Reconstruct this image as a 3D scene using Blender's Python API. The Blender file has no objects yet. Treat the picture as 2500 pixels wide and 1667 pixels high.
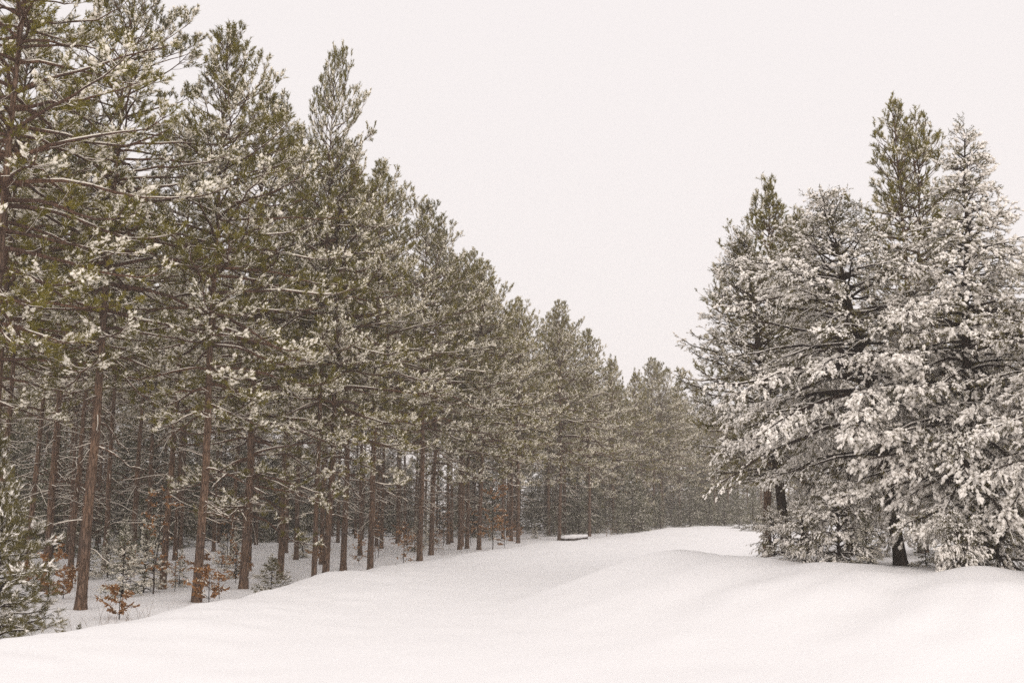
import bpy, math, random
import numpy as np

# ---------------------------------------------------------------- camera, sky, sun
S = bpy.context.scene
COL = S.collection
TILT = math.radians(10.0)
CAM_H = 2.05
cam_data = bpy.data.cameras.new('camera')
cam_data.lens = 35.0
cam_data.sensor_width = 36.0
cam_data.clip_start = 0.1
cam_data.clip_end = 3000.0
cam = bpy.data.objects.new('camera', cam_data)
cam.location = (0, 0, CAM_H)
cam.rotation_euler = (math.pi / 2 + TILT, 0, 0)
COL.objects.link(cam)
S.camera = cam

SUN_EL, SUN_AZ = math.radians(38), math.radians(165)   # azimuth clockwise from +Y
w = bpy.data.worlds.new('World')
S.world = w
w.use_nodes = True
nt = w.node_tree
nt.nodes.clear()
sky = nt.nodes.new('ShaderNodeTexSky')
sky.sky_type = 'NISHITA'
sky.sun_disc = False
sky.sun_elevation = SUN_EL
sky.sun_rotation = SUN_AZ
sky.air_density = 2.0
sky.dust_density = 6.0
bg1 = nt.nodes.new('ShaderNodeBackground')
bg1.inputs['Strength'].default_value = 0.10
nt.links.new(sky.outputs[0], bg1.inputs['Color'])
bg2 = nt.nodes.new('ShaderNodeBackground')            # even cloud deck
bg2.inputs['Color'].default_value = (0.925, 0.875, 0.872, 1)
bg2.inputs['Strength'].default_value = 0.925
mx = nt.nodes.new('ShaderNodeMixShader')
mx.inputs[0].default_value = 0.97
nt.links.new(bg1.outputs[0], mx.inputs[1])
nt.links.new(bg2.outputs[0], mx.inputs[2])
wo = nt.nodes.new('ShaderNodeOutputWorld')
nt.links.new(mx.outputs[0], wo.inputs['Surface'])

sl = bpy.data.lights.new('sun', 'SUN')
sl.energy = 1.5
sl.angle = math.radians(110)
sl.color = (1.0, 0.93, 0.86)
sun = bpy.data.objects.new('sun', sl)
sun.rotation_euler = (math.pi / 2 - SUN_EL, 0, math.pi - SUN_AZ)
COL.objects.link(sun)

vs = S.view_settings
vs.view_transform = 'Standard'
vs.look = 'None'
vs.exposure = 0.15
vs.gamma = 1.0
vs.use_curve_mapping = False
S.render.engine = 'CYCLES'
cy = S.cycles
cy.use_denoising = False
cy.max_bounces = 5
cy.diffuse_bounces = 4
cy.use_light_tree = False
cy.glossy_bounces = 1
cy.transmission_bounces = 2
cy.transparent_max_bounces = 8
cy.volume_bounces = 1
cy.debug_use_spatial_splits = True
cy.sample_clamp_indirect = 4.0
S.render.film_transparent = False

R = np.random.default_rng
FPX = 2500 * 35 / 36.0
CT, ST = math.cos(TILT), math.sin(TILT)


# ---------------------------------------------------------------- terrain
def vnoise(x, y, seed=0):
    x = np.asarray(x, float); y = np.asarray(y, float)
    xi = np.floor(x).astype(np.int64); yi = np.floor(y).astype(np.int64)
    fx = x - xi; fy = y - yi
    fx = fx * fx * (3 - 2 * fx); fy = fy * fy * (3 - 2 * fy)
    def h(a, b):
        n = (a * 374761393 + b * 668265263 + seed * 982451653) & 0xFFFFFFFF
        n = ((n ^ (n >> 13)) * 1274126177) & 0xFFFFFFFF
        n = n ^ (n >> 16)
        return (n & 0xFFFF) / 32767.5 - 1.0
    return ((h(xi, yi) * (1 - fx) + h(xi + 1, yi) * fx) * (1 - fy)
            + (h(xi, yi + 1) * (1 - fx) + h(xi + 1, yi + 1) * fx) * fy)


def sstep(a, b, t):
    t = np.clip((t - a) / (b - a), 0, 1)
    return t * t * (3 - 2 * t)


def polydist(x, y, P):
    """signed distance to a polyline, positive on its right-hand side, and the arc parameter"""
    best = np.full(np.shape(x), 1e9); sgn = np.zeros(np.shape(x)); par = np.zeros(np.shape(x))
    acc = 0.0
    for (x0, y0), (x1, y1) in zip(P[:-1], P[1:]):
        dx, dy = x1 - x0, y1 - y0
        L = math.hypot(dx, dy)
        t = np.clip(((x - x0) * dx + (y - y0) * dy) / (L * L), 0, 1)
        ex, ey = x - (x0 + t * dx), y - (y0 + t * dy)
        d = np.hypot(ex, ey)
        c = -(dx * ey - dy * ex)
        m = d < best
        best = np.where(m, d, best); sgn = np.where(m, np.sign(c), sgn); par = np.where(m, acc + t * L, par)
        acc += L
    return best * sgn, par


BERM = [(-9.0, -8), (-7.4, 5), (-6.35, 12.8), (-5.4, 17), (-4.6, 23), (-3.7, 28), (-1.1, 37),
        (3.2, 51), (13, 80), (24, 94), (50, 106), (110, 120)]
BANK = [(3.7, 22.5), (4.9, 20.2), (6.4, 18.3), (8.2, 16.8), (10.5, 15.4), (14, 13.6), (22, 10), (60, 0)]
REDGE = [(3.7, 22.5), (6.2, 29), (10, 40), (18, 60), (32, 84), (60, 98), (120, 112)]


def ground(x, y):
    x = np.asarray(x, float); y = np.asarray(y, float)
    yy = np.clip(y, -30, 130)
    z = 0.0145 * yy
    d, p = polydist(x, y, BERM)              # d>0: road side
    amp = 0.32 + 0.07 * vnoise(x * 0.45, y * 0.45, 5) + 0.03 * vnoise(x * 2.3, y * 2.3, 6)
    amp = amp * (1 - 0.55 * sstep(30, 60, y))
    lip = np.where(d > 0, np.exp(-(d / 2.4) ** 2), np.exp(-(d / 0.55) ** 2))
    z = z + amp * lip
    z = z - 0.22 * sstep(0.0, 1.4, -d) * (1 - sstep(30, 50, y))
    z = z + np.where(d < 0, 0.10 * vnoise(x * 0.28, y * 0.28, 7) * np.clip(-d / 3, 0, 1), 0)
    z = z + 0.018 * vnoise(x * 1.6, y * 1.6, 8) + 0.05 * vnoise(x * 0.22, y * 0.22, 9)
    # ploughed bank on the right with a raised verge behind it
    db, pb = polydist(x, y, BANK)
    crest = 0.98 - 0.010 * pb + (0.075 * np.sin(pb * 2.9 + 0.8) + 0.08 * vnoise(x * 1.1, y * 1.1, 15)) * sstep(1.5, 4, pb)
    crest = crest - 0.07 * np.exp(-((pb - 6.2) / 0.5) ** 2)
    near = crest * np.where(db > 0, (1 - sstep(0.0, 5.0 + 0.35 * pb, db)), 1.0)
    back = np.where(db <= 0, (crest - 0.85) * np.exp(-(db / 0.9) ** 2) + 0.85, near)
    # beyond the end of the bank the verge follows the road's right edge
    de, pe = polydist(x, y, REDGE)
    verge = 0.80 * sstep(-1.0, 2.4, de) + 0.14 * np.exp(-((x - 3.7) ** 2 + (y - 22.5) ** 2) / 7.0)
    mix = sstep(-1.2, 1.4, (y - 22.5) * 0.75 + (x - 3.7) * 0.66 - 0.2)
    behind = (db <= 0)
    zr = np.where(behind, back * sstep(-2.2, 1.0, de + 0.0 * x) + 0.0, near)
    zr = np.where(behind, np.maximum(zr * (1 - mix) + verge * mix, 0), zr)
    end = np.hypot(x - 3.7, y - 22.5)
    tl = math.hypot(1.2, -2.3)
    bk = np.clip(-((x - 3.7) * 1.2 + (y - 22.5) * -2.3) / tl / np.maximum(end, 1e-6), 0, 1)
    cap = np.where((pb < 0.02), 0.98 * (1 - sstep(0.0, 5.0 - 2.6 * bk, end)), zr)
    zr = np.where(pb < 0.02, np.maximum(cap, np.where(de > -1.2, verge, 0)), zr)
    return z + zr


def gz(x, y):
    return float(ground(np.array([x]), np.array([y]))[0])


def ray(px, py):
    a = (px - 1250) / FPX
    b = (833.5 - py) / FPX
    return a, CT - b * ST, ST + b * CT


def at(px, py, Y):
    """the point of the sight line through photo pixel (px, py) at depth Y"""
    a, yc, zc = ray(px, py)
    k = Y / yc
    return a * k, Y, CAM_H + zc * k


# ---------------------------------------------------------------- materials
def mat(name, build):
    m = bpy.data.materials.new(name)
    m.use_nodes = True
    t = m.node_tree
    b = t.nodes['Principled BSDF']
    build(t, b)
    return m


def N(t, kind, **kw):
    n = t.nodes.new('ShaderNode' + kind)
    for k, v in kw.items():
        if k in n.inputs:
            n.inputs[k].default_value = v
        else:
            setattr(n, k, v)
    return n


def ramp(t, fac, stops):
    r = t.nodes.new('ShaderNodeValToRGB')
    e = r.color_ramp.elements
    while len(e) < len(stops):
        e.new(0.5)
    for el, (p, c) in zip(e, stops):
        el.position = p
        el.color = (*c, 1)
    t.links.new(fac, r.inputs[0])
    return r.outputs[0]


def m_snow_ground(t, b):
    co = N(t, 'TexCoord')
    n1 = N(t, 'TexNoise', Scale=0.5, Detail=6.0, Roughness=0.55)
    n2 = N(t, 'TexNoise', Scale=14.0, Detail=8.0, Roughness=0.7)
    t.links.new(co.outputs['Object'], n1.inputs['Vector'])
    t.links.new(co.outputs['Object'], n2.inputs['Vector'])
    c = ramp(t, n1.outputs[0], [(0.3, (0.85, 0.842, 0.85)), (0.7, (0.87, 0.862, 0.87))])
    t.links.new(c, b.inputs['Base Color'])
    bp = N(t, 'Bump', Strength=0.4, Distance=0.03)
    t.links.new(n2.outputs[0], bp.inputs['Height'])
    bp2 = N(t, 'Bump', Strength=0.12, Distance=0.12)
    t.links.new(n1.outputs[0], bp2.inputs['Height'])
    t.links.new(bp2.outputs[0], bp.inputs['Normal'])
    t.links.new(bp.outputs[0], b.inputs['Normal'])
    b.inputs['Roughness'].default_value = 0.75
    b.inputs['Specular IOR Level'].default_value = 0.15


def m_snow(col):
    def f(t, b):
        b.inputs['Base Color'].default_value = (*col, 1)
        b.inputs['Roughness'].default_value = 0.8
        b.inputs['Specular IOR Level'].default_value = 0.1
    return f


def m_needle(c0, c1, c2):
    def f(t, b):
        co = N(t, 'TexCoord')
        oi = N(t, 'ObjectInfo')
        n1 = N(t, 'TexNoise', Scale=1.4, Detail=4.0, Roughness=0.7)
        t.links.new(co.outputs['Object'], n1.inputs['Vector'])
        c = ramp(t, n1.outputs[0], [(0.32, c0), (0.52, c1), (0.72, c2)])
        hs = N(t, 'HueSaturation')
        mr = N(t, 'MapRange')
        mr.inputs['To Min'].default_value = 0.8
        mr.inputs['To Max'].default_value = 1.2
        t.links.new(oi.outputs['Random'], mr.inputs['Value'])
        t.links.new(mr.outputs[0], hs.inputs['Value'])
        t.links.new(c, hs.inputs['Color'])
        t.links.new(hs.outputs[0], b.inputs['Base Color'])
        b.inputs['Roughness'].default_value = 0.65
        b.inputs['Specular IOR Level'].default_value = 0.25
    return f


def m_bark(c0, c1, c2, flecks=0.0):
    def f(t, b):
        co = N(t, 'TexCoord')
        mp = N(t, 'Mapping')
        mp.inputs['Scale'].default_value = (1.0, 1.0, 0.22)
        t.links.new(co.outputs['Object'], mp.inputs['Vector'])
        n1 = N(t, 'TexNoise', Scale=22.0, Detail=6.0, Roughness=0.65)
        v1 = N(t, 'TexVoronoi', Scale=16.0)
        v1.feature = 'DISTANCE_TO_EDGE'
        n2 = N(t, 'TexNoise', Scale=1.1, Detail=3.0)
        for n in (n1, v1):
            t.links.new(mp.outputs[0], n.inputs['Vector'])
        t.links.new(co.outputs['Object'], n2.inputs['Vector'])
        c = ramp(t, n1.outputs[0], [(0.3, c0), (0.5, c1), (0.7, c2)])
        k = ramp(t, v1.outputs['Distance'], [(0.0, (0.35, 0.35, 0.35)), (0.18, (1, 1, 1))])
        m1 = N(t, 'Mix', data_type='RGBA', blend_type='MULTIPLY')
        m1.inputs[0].default_value = 0.8
        t.links.new(c, m1.inputs[6])
        t.links.new(k, m1.inputs[7])
        k2 = ramp(t, n2.outputs[0], [(0.35, (0.75, 0.75, 0.8)), (0.65, (1.2, 1.1, 1.0))])
        m2 = N(t, 'Mix', data_type='RGBA', blend_type='MULTIPLY')
        m2.inputs[0].default_value = 1.0
        t.links.new(m1.outputs[2], m2.inputs[6])
        t.links.new(k2, m2.inputs[7])
        out = m2.outputs[2]
        if flecks:
            n3 = N(t, 'TexNoise', Scale=9.0, Detail=5.0, Roughness=0.7)
            t.links.new(co.outputs['Object'], n3.inputs['Vector'])
            fk = ramp(t, n3.outputs[0], [(flecks, (0, 0, 0)), (flecks + 0.04, (1, 1, 1))])
            m3 = N(t, 'Mix', data_type='RGBA')
            t.links.new(fk, m3.inputs[0])
            t.links.new(out, m3.inputs[6])
            m3.inputs[7].default_value = (0.85, 0.82, 0.8, 1)
            out = m3.outputs[2]
        t.links.new(out, b.inputs['Base Color'])
        bp = N(t, 'Bump', Strength=0.9, Distance=0.02)
        ad = N(t, 'Math', operation='ADD')
        t.links.new(n1.outputs[0], ad.inputs[0])
        t.links.new(k, ad.inputs[1])
        t.links.new(ad.outputs[0], bp.inputs['Height'])
        t.links.new(bp.outputs[0], b.inputs['Normal'])
        b.inputs['Roughness'].default_value = 0.9
        b.inputs['Specular IOR Level'].default_value = 0.1
    return f


def m_leaf(t, b):
    co = N(t, 'TexCoord')
    n1 = N(t, 'TexNoise', Scale=6.0, Detail=2.0)
    t.links.new(co.outputs['Object'], n1.inputs['Vector'])
    c = ramp(t, n1.outputs[0], [(0.3, (0.14, 0.060, 0.018)), (0.5, (0.27, 0.118, 0.032)), (0.7, (0.38, 0.20, 0.075))])
    t.links.new(c, b.inputs['Base Color'])
    b.inputs['Roughness'].default_value = 0.7


M_GROUND = mat('snow_cover', m_snow_ground)
M_SNOW = mat('clinging_snow', m_snow((0.90, 0.845, 0.74)))  # cream tint: warm tone of shaded snow put into the colour
M_SNOW_PALE = mat('clinging_snow_pale', m_snow((0.92, 0.875, 0.815)))  # same tree snow in a whiter tone, less warm shade painted in
M_NEEDLE = mat('red_pine_needles', m_needle((0.092, 0.080, 0.005), (0.158, 0.132, 0.009), (0.215, 0.174, 0.018)))
M_JACK = mat('jack_pine_needles', m_needle((0.078, 0.064, 0.013), (0.118, 0.098, 0.024), (0.16, 0.132, 0.042)))
M_SPRUCE = mat('spruce_needles', m_needle((0.040, 0.046, 0.012), (0.065, 0.070, 0.020), (0.10, 0.10, 0.036)))
M_BARK = mat('red_pine_bark', m_bark((0.075, 0.050, 0.037), (0.165, 0.112, 0.080), (0.27, 0.185, 0.135), 0.70))
M_BRANCH = mat('branch_bark', m_bark((0.07, 0.042, 0.03), (0.14, 0.085, 0.06), (0.20, 0.13, 0.095)))
M_DBARK = mat('dark_bark', m_bark((0.022, 0.016, 0.013), (0.05, 0.036, 0.03), (0.09, 0.068, 0.056), 0.73))
M_LEAF = mat('dry_oak_leaf', m_leaf)
M_STRAW = mat('dry_stem', m_bark((0.16, 0.10, 0.055), (0.26, 0.17, 0.10), (0.36, 0.26, 0.17)))


# ---------------------------------------------------------------- geometry collector
def unit(v):
    return v / np.maximum(np.linalg.norm(v, axis=-1, keepdims=True), 1e-9)


OCT_V = np.array([(1, 0, 0), (-1, 0, 0), (0, 1, 0), (0, -1, 0), (0, 0, 1), (0, 0, -1)], float)
OCT_F = np.array([(0, 2, 4), (2, 1, 4), (1, 3, 4), (3, 0, 4), (2, 0, 5), (1, 2, 5), (3, 1, 5), (0, 3, 5)])


def _ico():
    g = (1 + 5 ** 0.5) / 2
    v = np.array([(-1, g, 0), (1, g, 0), (-1, -g, 0), (1, -g, 0), (0, -1, g), (0, 1, g), (0, -1, -g), (0, 1, -g),
                  (g, 0, -1), (g, 0, 1), (-g, 0, -1), (-g, 0, 1)], float)
    f = np.array([(0, 11, 5), (0, 5, 1), (0, 1, 7), (0, 7, 10), (0, 10, 11), (1, 5, 9), (5, 11, 4), (11, 10, 2),
                  (10, 7, 6), (7, 1, 8), (3, 9, 4), (3, 4, 2), (3, 2, 6), (3, 6, 8), (3, 8, 9), (4, 9, 5), (2, 4, 11),
                  (6, 2, 10), (8, 6, 7), (9, 8, 1)])
    return v / np.linalg.norm(v[0]), f


ICO_V, ICO_F = _ico()


class Geo:
    def __init__(self):
        self.v, self.f, self.m, self.n = [], [], [], 0

    def add(self, v, f, m):
        v = np.asarray(v, np.float32).reshape(-1, 3)
        f = np.asarray(f, np.int32).reshape(-1, 3)
        self.v.append(v)
        self.f.append(f + self.n)
        self.m.append(np.full(len(f), m, np.int32) if np.isscalar(m) else np.asarray(m, np.int32))
        self.n += len(v)

    def tubes(self, P, Rd, k, m, flat=1.0, cap=True):
        """N polylines of m points as k-sided tubes"""
        P = np.asarray(P, float); Rd = np.asarray(Rd, float)
        if P.ndim == 2:
            P = P[None]; Rd = Rd[None]
        n, q, _ = P.shape
        if n == 0:
            return
        T = np.empty_like(P)
        T[:, 1:-1] = P[:, 2:] - P[:, :-2]
        T[:, 0] = P[:, 1] - P[:, 0]
        T[:, -1] = P[:, -1] - P[:, -2]
        T = unit(T)
        ref = np.zeros_like(T)
        mean = unit(P[:, -1] - P[:, 0])
        vert = np.abs(mean[:, 2]) > 0.8
        ref[vert] = (1, 0, 0)
        ref[~vert] = (0, 0, 1)
        A = unit(np.cross(T, ref))
        B = np.cross(A, T)
        an = np.arange(k) * (2 * math.pi / k)
        ca, sa = np.cos(an), np.sin(an) * flat
        V = P[:, :, None, :] + Rd[:, :, None, None] * (A[:, :, None, :] * ca[:, None] + B[:, :, None, :] * sa[:, None])
        i = np.arange(q - 1)[:, None] * k
        j = np.arange(k)[None, :]
        j2 = (j + 1) % k
        a, b_, c, d = i + j, i + j2, i + k + j2, i + k + j
        F = np.concatenate([np.stack([a, b_, c], -1).reshape(-1, 3), np.stack([a, c, d], -1).reshape(-1, 3)])
        if cap:
            e = (q - 1) * k
            F = np.concatenate([F, np.array([(e, e + t, e + t + 1) for t in range(1, k - 1)], int).reshape(-1, 3)])
        F = F[None] + (np.arange(n) * q * k)[:, None, None]
        self.add(V, F, m)

    def blades(self, base, d, side, L, W, m):
        """one thin triangle each"""
        n = len(base)
        V = np.empty((n, 3, 3))
        V[:, 0] = base - side * W[:, None]
        V[:, 1] = base + side * W[:, None]
        V[:, 2] = base + d * L[:, None]
        self.add(V, np.arange(n * 3).reshape(n, 3), m)

    def blobs(self, rng, C, ax, la, lb, lc, m, rough=0.28, fine=False):
        """lumps with half lengths la along ax, lb sideways, lc upwards"""
        n = len(C)
        if n == 0:
            return
        ax = unit(ax)
        up = np.zeros_like(ax); up[:, 2] = 1
        bad = np.abs(ax[:, 2]) > 0.93
        up[bad] = (1, 0, 0)
        sd = unit(np.cross(ax, up))
        u2 = np.cross(sd, ax)
        BV, BF = (ICO_V, ICO_F) if fine else (OCT_V, OCT_F)
        q = len(BV)
        w = BV[None] * (1 + (0.6 if fine else 1.0) * rough * rng.standard_normal((n, q, 1))) + rng.normal(0, 0.08, (n, q, 3))
        V = (C[:, None] + ax[:, None] * (w[..., 0:1] * la[:, None, None]) + sd[:, None] * (w[..., 1:2] * lb[:, None, None])
             + u2[:, None] * (w[..., 2:3] * lc[:, None, None]))
        F = BF[None] + (np.arange(n) * q)[:, None, None]
        self.add(V, F, m)

    def mesh(self, name, mats):
        me = bpy.data.meshes.new(name)
        v = np.concatenate(self.v); f = np.concatenate(self.f); m = np.concatenate(self.m)
        me.vertices.add(len(v)); me.vertices.foreach_set('co', v.ravel())
        me.loops.add(len(f) * 3); me.loops.foreach_set('vertex_index', f.ravel())
        me.polygons.add(len(f))
        me.polygons.foreach_set('loop_start', np.arange(len(f), dtype=np.int32) * 3)
        me.polygons.foreach_set('loop_total', np.full(len(f), 3, np.int32))
        me.polygons.foreach_set('material_index', m)
        me.polygons.foreach_set('use_smooth', np.ones(len(f), bool))
        for x in mats:
            me.materials.append(x)
        me.update()
        me.validate()
        return me


def obj(name, data, parent=None, **props):
    o = bpy.data.objects.new(name, data)
    COL.objects.link(o)
    if parent is not None:
        o.parent = parent
    for k, v in props.items():
        o[k] = v
    return o


# ---------------------------------------------------------------- tree builder
def interp(P, s):
    """points and tangents on polylines P (n,q,3) at s (n,)"""
    q = P.shape[1]
    t = np.clip(s, 0, 0.9999) * (q - 1)
    i = t.astype(int)
    f = (t - i)[:, None]
    r = np.arange(len(P))
    a, b = P[r, i], P[r, i + 1]
    return a * (1 - f) + b * f, unit(b - a)


def make_tree(seed, H, r0, zc0, Lmax, prof, el, droop, tip, whorl, nper, twig_gap, twig_len, s0, shoot_len, needle_len,
              nk, nw, snow, blob, asym=0.0, lean=(0, 0), hang=0.0, upb=0.25, dead=None, bark=None, needle=None, bare=0,
              frost=0.15, forks=1, topbare=0.0, twig_r=0.006, spread=48, shoots=(1, 3), gaps=0.0, clump=0.62, fine=False, base_snow=0.0, lumps=((0.25, 0.7), (0.75, 1.0))):
    """returns dict of meshes: trunk, crown, snow, branches[(branch, snow)]"""
    rng = R(seed)
    bark = bark or M_BARK
    needle = needle or M_NEEDLE
    # trunk ----------------------------------------------------------------
    zt = np.concatenate([[-0.45, 0.0, 0.12, 0.3], np.linspace(0.6, H - 0.05, max(10, int(H / 0.5)))])
    u = np.clip(zt / H, 0, 1)
    wob = np.cumsum(rng.normal(0, 0.012, (len(zt), 2)), axis=0) * np.clip(zt / 3, 0, 1)[:, None]
    tx = lean[0] * u ** 1.15 * H + wob[:, 0]
    ty = lean[1] * u ** 1.15 * H + wob[:, 1]
    TP = np.stack([tx, ty, zt], 1)
    TR = r0 * (1 - 0.93 * u ** 1.15) + r0 * 0.28 * np.exp(-np.clip(zt, 0, 9) / 0.18)
    tg = Geo()
    k = 14
    tg.tubes(TP, TR, k, 0)
    vv = tg.v[0]
    vv += (rng.standard_normal(vv.shape) * 0.03 * np.repeat(TR, k)[:, None]).astype(np.float32)
    stems = [(TP, TR)]
    for fk in range(1, forks):          # a second leader
        zf = H * 0.42
        n = 12
        sx = np.linspace(0, 1, n)
        ang = rng.uniform(0, 6.28)
        off = 0.055 * H
        b0 = np.array([np.interp(zf, zt, tx), np.interp(zf, zt, ty), zf])
        P2 = np.stack([b0[0] + off * np.sin(sx * 1.57) * 0.95, b0[1] + 0.3 * off * sx, zf + sx * (H * 0.95 - zf)], 1)
        R2 = np.interp(zf, zt, TR) * 0.8 * (1 - 0.9 * sx)
        tg.tubes(P2, R2, 8, 0)
        stems.append((P2, R2))
    # branches -------------------------------------------------------------
    BP, BR, BL, BU = [], [], [], []
    def one_branch(base, az, e0, L, dr, tp, rb, q=8):
        s = np.linspace(0, 1, q)
        e = np.radians(e0 - dr * np.sin(np.pi * np.clip(s * 0.9, 0, 1)) * 1.0 - dr * 0.25 * s + tp * s ** 3)
        a = az + np.cumsum(rng.normal(0, 0.13, q))
        e = e + rng.normal(0, 0.09, q)
        st = L / (q - 1)
        d = np.stack([np.cos(a) * np.cos(e), np.sin(a) * np.cos(e), np.sin(e)], 1) * st
        P = base + np.concatenate([[np.zeros(3)], np.cumsum(d[:-1], 0)])
        return P, rb * (1 - 0.85 * s) + 0.003
    for SP, SR in stems:
        zz = SP[:, 2]
        z = max(zc0, zz[0] + 0.3)
        zb = zc0
        while z < H - 0.12:
            if z > zz[-1] - 0.05:
                break
            uu = (z - zb) / (H - zb)
            nb = rng.integers(nper[0], nper[1] + 1)
            a0 = rng.uniform(0, 6.28)
            for i in range(nb):
                if rng.random() < gaps:
                    continue
                az = a0 + i * 6.283 / nb + rng.normal(0, 0.25)
                L = Lmax * np.interp(uu, prof[0], prof[1]) * rng.uniform(0.68, 1.15)
                L *= 1 + asym * math.cos(az)
                if len(stems) > 1:
                    L *= 0.85
                L = max(L, 0.15)
                zi = z + rng.uniform(-0.12, 0.12)
                base = np.array([np.interp(zi, zz, SP[:, 0]), np.interp(zi, zz, SP[:, 1]), zi])
                e0 = np.interp(uu, el[0], el[1]) + rng.normal(0, 7)
                P, Rr = one_branch(base, az, e0, L, droop * (1 - 0.8 * uu) * rng.uniform(0.5, 1.4), tip * rng.uniform(0.5, 1.3),
                                   min(0.012 + 0.011 * L, np.interp(zi, zz, SR) * 0.75))
                BP.append(P); BR.append(Rr); BL.append(L); BU.append(uu)
            z += whorl * rng.uniform(0.75, 1.25) * (1 - 0.35 * uu)
    # leader
    for SP, SR in stems:
        P, Rr = one_branch(SP[-1], rng.uniform(0, 6.28), 86, 0.35, 0, 0, 0.012)
        BP.append(P); BR.append(Rr); BL.append(0.35); BU.append(1.0)
    BP, BR, BL, BU = np.array(BP), np.array(BR), np.array(BL), np.array(BU)
    cg, sg = Geo(), Geo()
    cg.tubes(BP, BR, 5, 0)
    nb = len(BP)
    bsnow = np.clip(rng.beta(1.1, 1.1, nb) * 2.0 * snow, base_snow, 1.0)      # some boughs loaded, others bare
    bsnow *= np.clip(1.25 - 0.65 * BU ** 2, 0.3, 1.2)
    # twigs ----------------------------------------------------------------
    cnt = np.maximum(2, (BL * (1 - s0) / twig_gap).astype(int))
    idx = np.repeat(np.arange(nb), cnt)
    n = len(idx)
    ss = np.where(BL[idx] < 0.6, 0.1, s0) + (1 - np.where(BL[idx] < 0.6, 0.1, s0)) * rng.random(n) ** 0.8
    tipm = np.zeros(n, bool); tipm[np.cumsum(cnt) - 1] = True
    ss[tipm] = 0.995
    B0, T0 = interp(BP[idx], ss)
    up = np.array([0, 0, 1.0])
    sd = unit(np.cross(T0, up + rng.normal(0, 0.05, (n, 3))))
    upv = np.cross(sd, T0)
    sg_ = np.where(rng.random(n) < 0.5, -1.0, 1.0)
    ang = np.radians(rng.normal(spread, 13, n)) * np.where(tipm, 0.1, 1)
    lift = rng.normal(0.16, 0.28, n) + np.where(BU[idx] > 0.7, 0.25, 0)
    D = unit(T0 * np.cos(ang)[:, None] + sd * (sg_ * np.sin(ang))[:, None] + upv * lift[:, None])
    D[:, 2] -= hang * rng.uniform(0.3, 1.2, n) * (1 - 0.75 * BU[idx])
    D = unit(D)
    TL = twig_len * rng.uniform(0.55, 1.25, n) * (0.55 + 0.75 * (1 - ss)) * np.clip(BL[idx] / 1.2, 0.45, 1.1)
    mid = B0 + D * (TL * 0.5)[:, None]
    bend = np.zeros((n, 3)); bend[:, 2] = TL * (0.10 * upb * 4 - 0.30 * hang)
    end = mid + D * (TL * 0.5)[:, None] + bend
    TWP = np.stack([B0, mid, end], 1)
    TWR = np.stack([np.full(n, twig_r), np.full(n, twig_r * 0.8), np.full(n, twig_r * 0.5)], 1)
    cg.tubes(TWP, TWR, 3, 0, cap=False)
    # shoots ---------------------------------------------------------------
    kk = rng.integers(shoots[0], shoots[1] + 1, n)
    si = np.repeat(np.arange(n), kk)
    N_ = len(si)
    first = np.concatenate([[0], np.cumsum(kk)[:-1]])
    st = rng.uniform(clump, 1.0, N_)
    st[first] = 0.97
    C0, D0 = interp(TWP[si], st)
    j = rng.normal(0, 0.42, (N_, 3))
    SD = D0 + j
    SD[:, 2] += upb * (1 + 1.6 * BU[idx][si]) - hang * 0.8 * (1 - 0.6 * BU[idx][si])
    SD = unit(SD)
    SL = shoot_len * rng.uniform(0.7, 1.3, N_) * (1 + 0.6 * BU[idx][si] ** 2)
    tw_s = rng.random(n) < np.clip(bsnow[idx] * (0.3 + 0.8 * ss), 0.02, 0.97)      # a twig is loaded or not
    sn_l = np.where(tw_s, 1.0, 0.06)[si]
    # needles
    ni = np.repeat(np.arange(N_), nk)
    M = len(ni)
    tt = rng.random(M)
    nbse = C0[ni] + SD[ni] * (SL[ni] * tt)[:, None]
    rv = unit(rng.standard_normal((M, 3)))
    pr = unit(np.cross(SD[ni], rv))
    th = np.radians(rng.uniform(18, 62, M))
    nd = unit(SD[ni] * np.cos(th)[:, None] + pr * np.sin(th)[:, None])
    nl = needle_len * rng.uniform(0.7, 1.2, M)
    side = unit(np.cross(nd, rng.standard_normal((M, 3))))
    fr = (rng.random(M) < frost * (0.1 + 1.5 * sn_l[ni])) & (pr[:, 2] > 0.05)
    cg.blades(nbse, nd, side, nl, np.full(M, nw) * rng.uniform(0.7, 1.3, M) * np.where(fr, 1.15, 1.0) * (1 + 0.5 * BU[idx][si][ni]), np.where(fr, 2, 1))
    # snow lumps riding on the shoots
    pick = rng.random(N_) < 0.88 * sn_l
    for tpos, keepf in lumps:
        pk = pick & (rng.random(N_) < keepf)
        C = C0[pk] + SD[pk] * (SL[pk] * (tpos + rng.uniform(-0.12, 0.12, pk.sum())))[:, None]
        nl_ = len(C)
        sc = np.clip(rng.lognormal(-0.04, 0.30, nl_), 0.5, 1.55) * (0.75 + 0.4 * bsnow[idx][si][pk])
        C[:, 2] += blob[2] * 0.45 * sc
        C += rng.normal(0, blob[1] * 0.35, C.shape)
        axd = SD[pk] * np.array([1, 1, 0.75 + hang * 0.4])
        sg.blobs(rng, C, axd, blob[0] * sc, blob[1] * sc, blob[2] * sc, 0, fine=fine)
    # snow lines on boughs and twigs
    P = BP.copy(); P[:, :, 2] += BR * 0.75
    for _pass in range(2):
        keep = np.where(rng.random(nb) < 0.55)[0]
        a0 = rng.integers(0, 5, len(keep))[:, None] + np.arange(4)[None]
        rad = BR[keep[:, None], a0] * 0.6 + 0.003 + 0.005 * bsnow[keep][:, None]
        rad[:, 0] *= 0.3; rad[:, -1] *= 0.3
        sg.tubes(P[keep[:, None], a0], rad * rng.uniform(0.7, 1.3, rad.shape), 4, 0, flat=0.9)
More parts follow.
